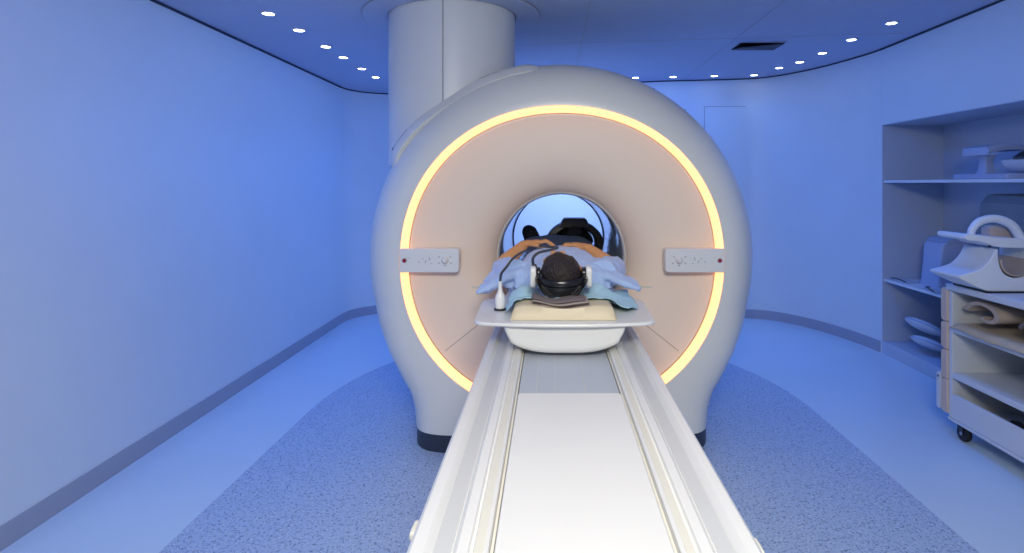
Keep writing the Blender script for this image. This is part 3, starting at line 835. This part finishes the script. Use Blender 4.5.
# things in the niche -------------------------------------------------------
# top shelf: cradle with flat base, post and head plate
zt1 = 1.4725
c1 = empty('coil_cradle', (3.02, 3.92, zt1), 'pale blue coil cradle with flat base and post on top niche shelf', 'coil')
bm = bmesh.new(); prism(bm, rrect(-.12, .30, -.30, .20, .03), 0, .035, 'z'); link('base_board', bm, 'coilblue', c1, mods=[BEV(.006, 2)])
bm = bmesh.new(); loft(bm, [[(x, y, z) for x, y in rrect(-.035*s-.02, .035*s-.02, -.04*s, .04*s, .01)] for s, z in ((1.3, .034), (.9, .07), (.8, .13), (1.2, .165))]); link('post', bm, 'coilblue', c1)
bm = bmesh.new(); rings = []
for k in range(13):
    t = k/12; x = -.10+.34*t; z = .165+.05*t+.015*math.sin(t*5); th = .05-.02*t
    rings.append([(x, y, z+dz) for y, dz in ((-.12, 0), (-.13, th*.5), (-.11, th), (.11, th), (.12, 0))])
loft(bm, rings); link('head_plate', bm, 'coilblue', c1)
c2 = empty('coil_wing', (3.08, 3.62, zt1+.036), 'curved white coil wing with dark strap lying on the cradle base', 'coil')
bm = bmesh.new(); rings = []
for k in range(21):
    a = R(200+150*k/20); rings.append([(rr*math.cos(a), y, .125+rr*.98*math.sin(a)) for rr, y in ((.125, -.07), (.105, -.075), (.100, .12), (.12, .13))])
loft(bm, rings); link('shell', bm, 'coilwhite', c2)
bm = bmesh.new(); rings = []
for k in range(13):
    t = k/12; rings.append([(-.10+.22*t, y, .10+.055*math.sin(t*3.0)+dz) for y, dz in ((-.05, -.012), (-.05, .004), (.05, .004), (.05, -.012))])
loft(bm, rings); link('strap', bm, 'black', c2)

zt2 = .6345
c3 = empty('curved_coil', (3.12, 4.52, zt2), 'pale blue curved shell standing on middle niche shelf behind the cart', 'coil')
bm = bmesh.new(); rings = []
for k in range(25):
    a = R(-30+150*k/24); rings.append([(rr*math.cos(a)*.9, y, .20+rr*1.2*math.sin(a)) for rr, y in ((.13, -.14), (.155, -.14), (.155, .10), (.13, .10))])
loft(bm, rings); link('shell', bm, 'coilblue', c3)
bm = bmesh.new(); loft(bm, [[(x, y, z) for x, y in rrect(-.13*s, .12*s, -.13, .09, .02)] for s, z in ((1.1, 0), (1.0, .03), (.85, .20), (.80, .32), (.6, .35))]); link('core', bm, 'coilblue', c3)
# grey case on the middle shelf
bm = bmesh.new(); loft(bm, [[(x, y, z) for x, y in rrect(3.02-.14*s, 3.26, 3.25+.0, 3.86, .05)] for s, z in ((1, zt2), (1, zt2+.55), (.92, zt2+.68), (.6, zt2+.73), (.2, zt2+.74))])
tag(link('equipment_case', bm, 'grey', mods=[BEV(.01, 2)]), 'tall rounded grey case on the middle niche shelf at frame edge', 'case')
# leaflets
for k, (x, y, rz, l) in enumerate([(2.93, 4.72, 12, 'pale leaflet lying flat at the left end of the middle niche shelf'), (2.92, 4.28, -12, 'pale leaflet with dark spiral binding on the middle niche shelf')]):
    t = empty('leaflet', (x, y, zt2+.0005), l, 'leaflet'); t.rotation_euler.z = R(rz)
    bm = bmesh.new(); box(bm, -.075, .075, -.105, .105, 0, .006+.004*k); link('pages', bm, 'paper', t)
    bm = bmesh.new(); tube(bm, [(-.075, -.1, .012), (-.085, -.02, .028), (-.07, .05, .022), (-.02, .10, .014)], .004, 8); link('binding', bm, 'black', t)
# white oval shells on the bottom board
def oval(name, loc, rot, label):
    t = empty(name, loc, label, 'oval cushion', 'white oval cushions on the bottom niche board'); t.rotation_euler = [R(a) for a in rot]
    bm = bmesh.new(); ellipsoid(bm, (0, 0, 0), (.115, .15, .038), None, 32, 12); link('shell', bm, 'coilwhite', t)
    bm = bmesh.new(); loft(bm, [circle(0, 0, z, .117*s, 32, 'z', .152*s) for z, s in ((-.006, .985), (-.003, 1.0), (.003, 1.0), (.006, .985))], cap=(False, False)); link('edge_band', bm, 'coilblue', t)
    return t
oval('oval_cushion', (2.97, 4.46, .19), (0, 24, 10), 'white oval cushion lying lowest on the bottom niche board')
oval('oval_cushion', (2.955, 4.50, .315), (8, 30, 25), 'white oval cushion tilted on top of the lower oval cushion')
oval('oval_cushion', (3.08, 4.20, .27), (0, 30, -5), 'white oval cushion half hidden behind the cart end')

# ------------------------------------------------------------------ cart
ct = empty('storage_cart', (2.52, 2.6, 0), 'white wheeled storage cart with open shelves at the right frame edge', 'cart')
cx0, cx1, cy0, cy1 = 2.28, 2.76, 1.95, 3.26
def cl_(bm, *a): box(bm, a[0]-2.52, a[1]-2.52, a[2]-2.6, a[3]-2.6, a[4], a[5])
def cpart(name, m, *a, bev=.003):
    bm = bmesh.new(); cl_(bm, *a); return link(name, bm, m, ct, mods=[BEV(bev)])
cpart('top_board', 'cart', cx0-.012, cx1, cy0-.01, cy1+.01, .835, .872, bev=.006)
cpart('end_panel', 'cart', cx0, cx1, cy1-.028, cy1, .115, .835)
cpart('end_panel', 'cart', cx0, cx1, cy0, cy0+.028, .115, .835)
cpart('back_panel', 'cartin', cx1-.015, cx1-.001, cy0+.028, cy1-.028, .115, .835)
cpart('shelf', 'cart', cx0+.001, cx1-.016, cy0+.029, cy1-.029, .600, .642)
cpart('shelf', 'cart', cx0+.001, cx1-.016, cy0+.029, cy1-.029, .340, .372)
cpart('bottom_board', 'cart', cx0+.004, cx1-.016, cy0+.029, cy1-.029, .115, .14)
cpart('front_panel', 'cart', cx0, cx0+.016, cy0+.029, cy1-.029, .115, .252)
cpart('frame_rail', 'cart', cx0-.006, cx1, cy0, cy1, .098, .114)
for k, (z0, z1) in enumerate(((.655, .845), (.495, .650), (.325, .490), (.130, .320))):
    bm = bmesh.new(); prism(bm, rrect(cy1+.001-2.6, cy1+.052-2.6, z0, z1, .022, 5, (1, 0, 0, 1)), cx0-.010-2.52, cx1-2.52-.02, 'x')
    link('end_bin', bm, 'peach', ct, mods=[BEV(.004, 2)])
bm = bmesh.new(); prism(bm, rrect(cy1+.053-2.6, cy1+.085-2.6, .135, .345, .01), cx0-.012-2.52, cx0+.02-2.52, 'x')
link('end_bracket', bm, 'cart', ct)
bm = bmesh.new(); cyl(bm, (cx0-.015-2.52, cy1+.07-2.6, .32), .006, .004, 'x', 12); link('bracket_screw', bm, 'black', ct)
for (x, y) in ((cx0+.04, cy1-.07), (cx0+.04, cy0+.07), (cx1-.05, cy1-.07), (cx1-.05, cy0+.07)):
    cs = bpy.data.objects.new('caster', None); col.objects.link(cs); cs.location = (x-2.52, y-2.6, 0)
    cs.parent = ct
    bm = bmesh.new()
    loft(bm, [circle(xx, 0, .044, r, 28, 'x') for xx, r in ((-.014, .034), (-.013, .042), (-.006, .044), (.006, .044), (.013, .042), (.014, .034))]); link('wheel', bm, 'rubber', cs)
    bm = bmesh.new()
    for s in (-1, 1): prism(bm, [(-.018, .04), (.012, .038), (.03, .08), (.03, .098), (-.012, .098)], s*.016, s*.020, 'x')
    box(bm, -.02, .02, -.02, .032, .09, .099); link('fork', bm, 'black', cs, smooth=False)
    bm = bmesh.new(); cyl(bm, (-.022, 0, .044), .010, .044, 'x', 14); link('axle', bm, 'steel', cs)

# cart contents
def roll_cloth(name, yc, z0, rx, len_x, label, m, turns=1.6, th=.014, flat=.6, x0=2.30):
    bm = bmesh.new(); rings = []
    pts = []
    K = 40
    for k in range(K+1):
        t = k/K; a = t*turns*2*math.pi; r = rx*(1-.62*t)
        pts.append((yc + r*math.cos(a), z0 + rx*flat + r*flat*math.sin(a)))
    inner = []
    for k in range(K+1):
        t = k/K; a = t*turns*2*math.pi; r = rx*(1-.62*t)-th
        inner.append((yc + r*math.cos(a), z0 + rx*flat + r*flat*math.sin(a)))
    outline = pts + inner[::-1]
    rings = []
    for j in range(7):
        x = x0 + len_x*j/6
        rings.append([(x, y + .006*fold(x*3, y*3, 3, 2), z + .004*fold(x*4, y*5, 3, 8)) for y, z in outline])
    loft(bm, rings)
    return tag(link(name, bm, m, angle=60), label, 'cloth')
roll_cloth('rolled_cloth', 3.02, .666, .155, .34, 'thick beige rolled cloth at the left of the cart top shelf', 'linen', turns=.85, th=.036, flat=.50)
roll_cloth('rolled_cloth', 2.70, .676, .10, .34, 'dark taupe rolled cloth at the right end of cart top shelf', 'towel', th=.02, flat=.55)
bm = bmesh.new()
def spread_cloth(u, v):
    y = 3.21-.56*u; x = 2.272+.36*v
    z = .6445 + .008*abs(fold(x, y, 12, 3)) + .004
    if v < .12: z += 0
    x2 = x - (.018 if v == 0 else 0) + .012*fold(y, 0, 14, 1)*(1-v)
    if x2 < 2.279: z -= .016+.02*abs(fold(y, 0, 9, 5))
    return (x2-.0, y, z if x2 >= 2.279 else z)
grid_surface(bm, spread_cloth, 50, 20)
tag(link('flat_cloth', bm, 'linen2', angle=180, mods=[('SOLIDIFY', dict(thickness=.004, offset=1))]), 'cream cloth spread flat under rolls and hanging over cart shelf edge', 'cloth')
# peach bottle / roll on middle shelf at frame edge
bm = bmesh.new(); loft(bm, [circle(x, 2.70, .372+.075, r, 28, 'x') for x, r in ((2.32, .055), (2.325, .07), (2.34, .074), (2.58, .074), (2.6, .06))])
tag(link('peach_roll', bm, 'peach', angle=60), 'peach round roll on the middle shelf of the cart', 'roll')
bm = bmesh.new(); loft(bm, [circle(2.40, y, .1405+.040, r, 24, 'y') for y, r in ((2.58, .03), (2.585, .04), (2.93, .04), (2.95, .037), (2.955, .026))])
for v in bm.verts: v.co.z += .0
tag(link('dark_roll', bm, 'black', angle=60), 'black cylindrical roll lying in the bottom of the cart', 'roll')

# big white coil on cart top
kc = empty('knee_coil', (2.45, 3.08, .8725), 'large white coil with arched handle sitting on top of cart', 'coil')
def kl(pts): return [(x-2.45, z-.8725) for x, z in pts]
def smooth2(pts, k=5): return [(p.x, p.y) for p in catmull([(a, b, 0) for a, b in pts], k)]
# base with swept-up tips
bm = bmesh.new()
base = smooth2([(2.13, .962), (2.20, .980), (2.25, 1.0), (2.295, 1.045), (2.325, 1.10)], 6) + smooth2([(2.335, 1.10), (2.34, 1.03), (2.365, .975), (2.425, .950), (2.485, .97), (2.515, 1.03), (2.52, 1.12)], 5) + \
       smooth2([(2.60, 1.10), (2.66, 1.03), (2.74, .99), (2.82, .965)], 5) + [(2.82, .95), (2.70, .91), (2.62, .876), (2.30, .876)] + smooth2([(2.26, .888), (2.20, .915), (2.13, .950)], 4)
prism(bm, kl(base), -.11, .12, 'y'); link('saddle_base', bm, 'coilwhite', kc, mods=[BEV(.008, 3)], angle=50)
bm = bmesh.new(); box(bm, 2.27-2.45, 2.70-2.45, -.12, .13, 0, .010); link('base_mat', bm, 'black', kc, smooth=False)
# inner beige cradle liner
bm = bmesh.new(); rings = []
for k in range(19):
    a = R(180+180*k/18)
    rings.append([(-.022+rr*math.cos(a)*.98, y, 1.045-.8725+rr*math.sin(a)) for rr, y in ((.087, -.113), (.080, -.115), (.078, .122), (.086, .122))])
loft(bm, rings); link('cradle_liner', bm, 'coilbeige', kc)
# upper plate with long tongue
bm = bmesh.new()
up = smooth2([(2.165, 1.155), (2.175, 1.178), (2.25, 1.172), (2.34, 1.16), (2.45, 1.155), (2.57, 1.13), (2.66, 1.12)], 5) + smooth2([(2.67, 1.10), (2.55, 1.10), (2.45, 1.105), (2.33, 1.112), (2.25, 1.138), (2.18, 1.145)], 5)
prism(bm, kl(up), -.11, .11, 'y'); link('upper_plate', bm, 'coilwhite', kc, mods=[BEV(.008, 3)], angle=50)
# arch handle
bm = bmesh.new()
tube(bm, [(x-2.45, y, z-.8725) for x, y, z in ((2.235, -.05, 1.15), (2.245, -.05, 1.20), (2.29, -.05, 1.243), (2.37, -.05, 1.255), (2.45, -.05, 1.225), (2.495, -.05, 1.165), (2.52, -.07, 1.12), (2.60, -.08, 1.10))], [.018, .019, .021, .022, .023, .024, .022, .018], 14); link('handle', bm, 'coilwhite', kc)
bm = bmesh.new(); loft(bm, [[(x-2.45, y, z-.8725) for x, y in rrect(2.38-.0, 2.54, .00, .08, .02)] for z in (1.15, 1.20)] + [[(x-2.45, y, 1.215-.8725) for x, y in rrect(2.39, 2.53, .01, .07, .02)]]); link('rear_lug', bm, 'coilbeige', kc)
for x, z in ((2.29, 1.115), (2.56, 1.105)):
    bm = bmesh.new(); cyl(bm, (x-2.45, -.115, z-.8725), .006, .01, 'y', 12); link('screw', bm, 'black', kc)
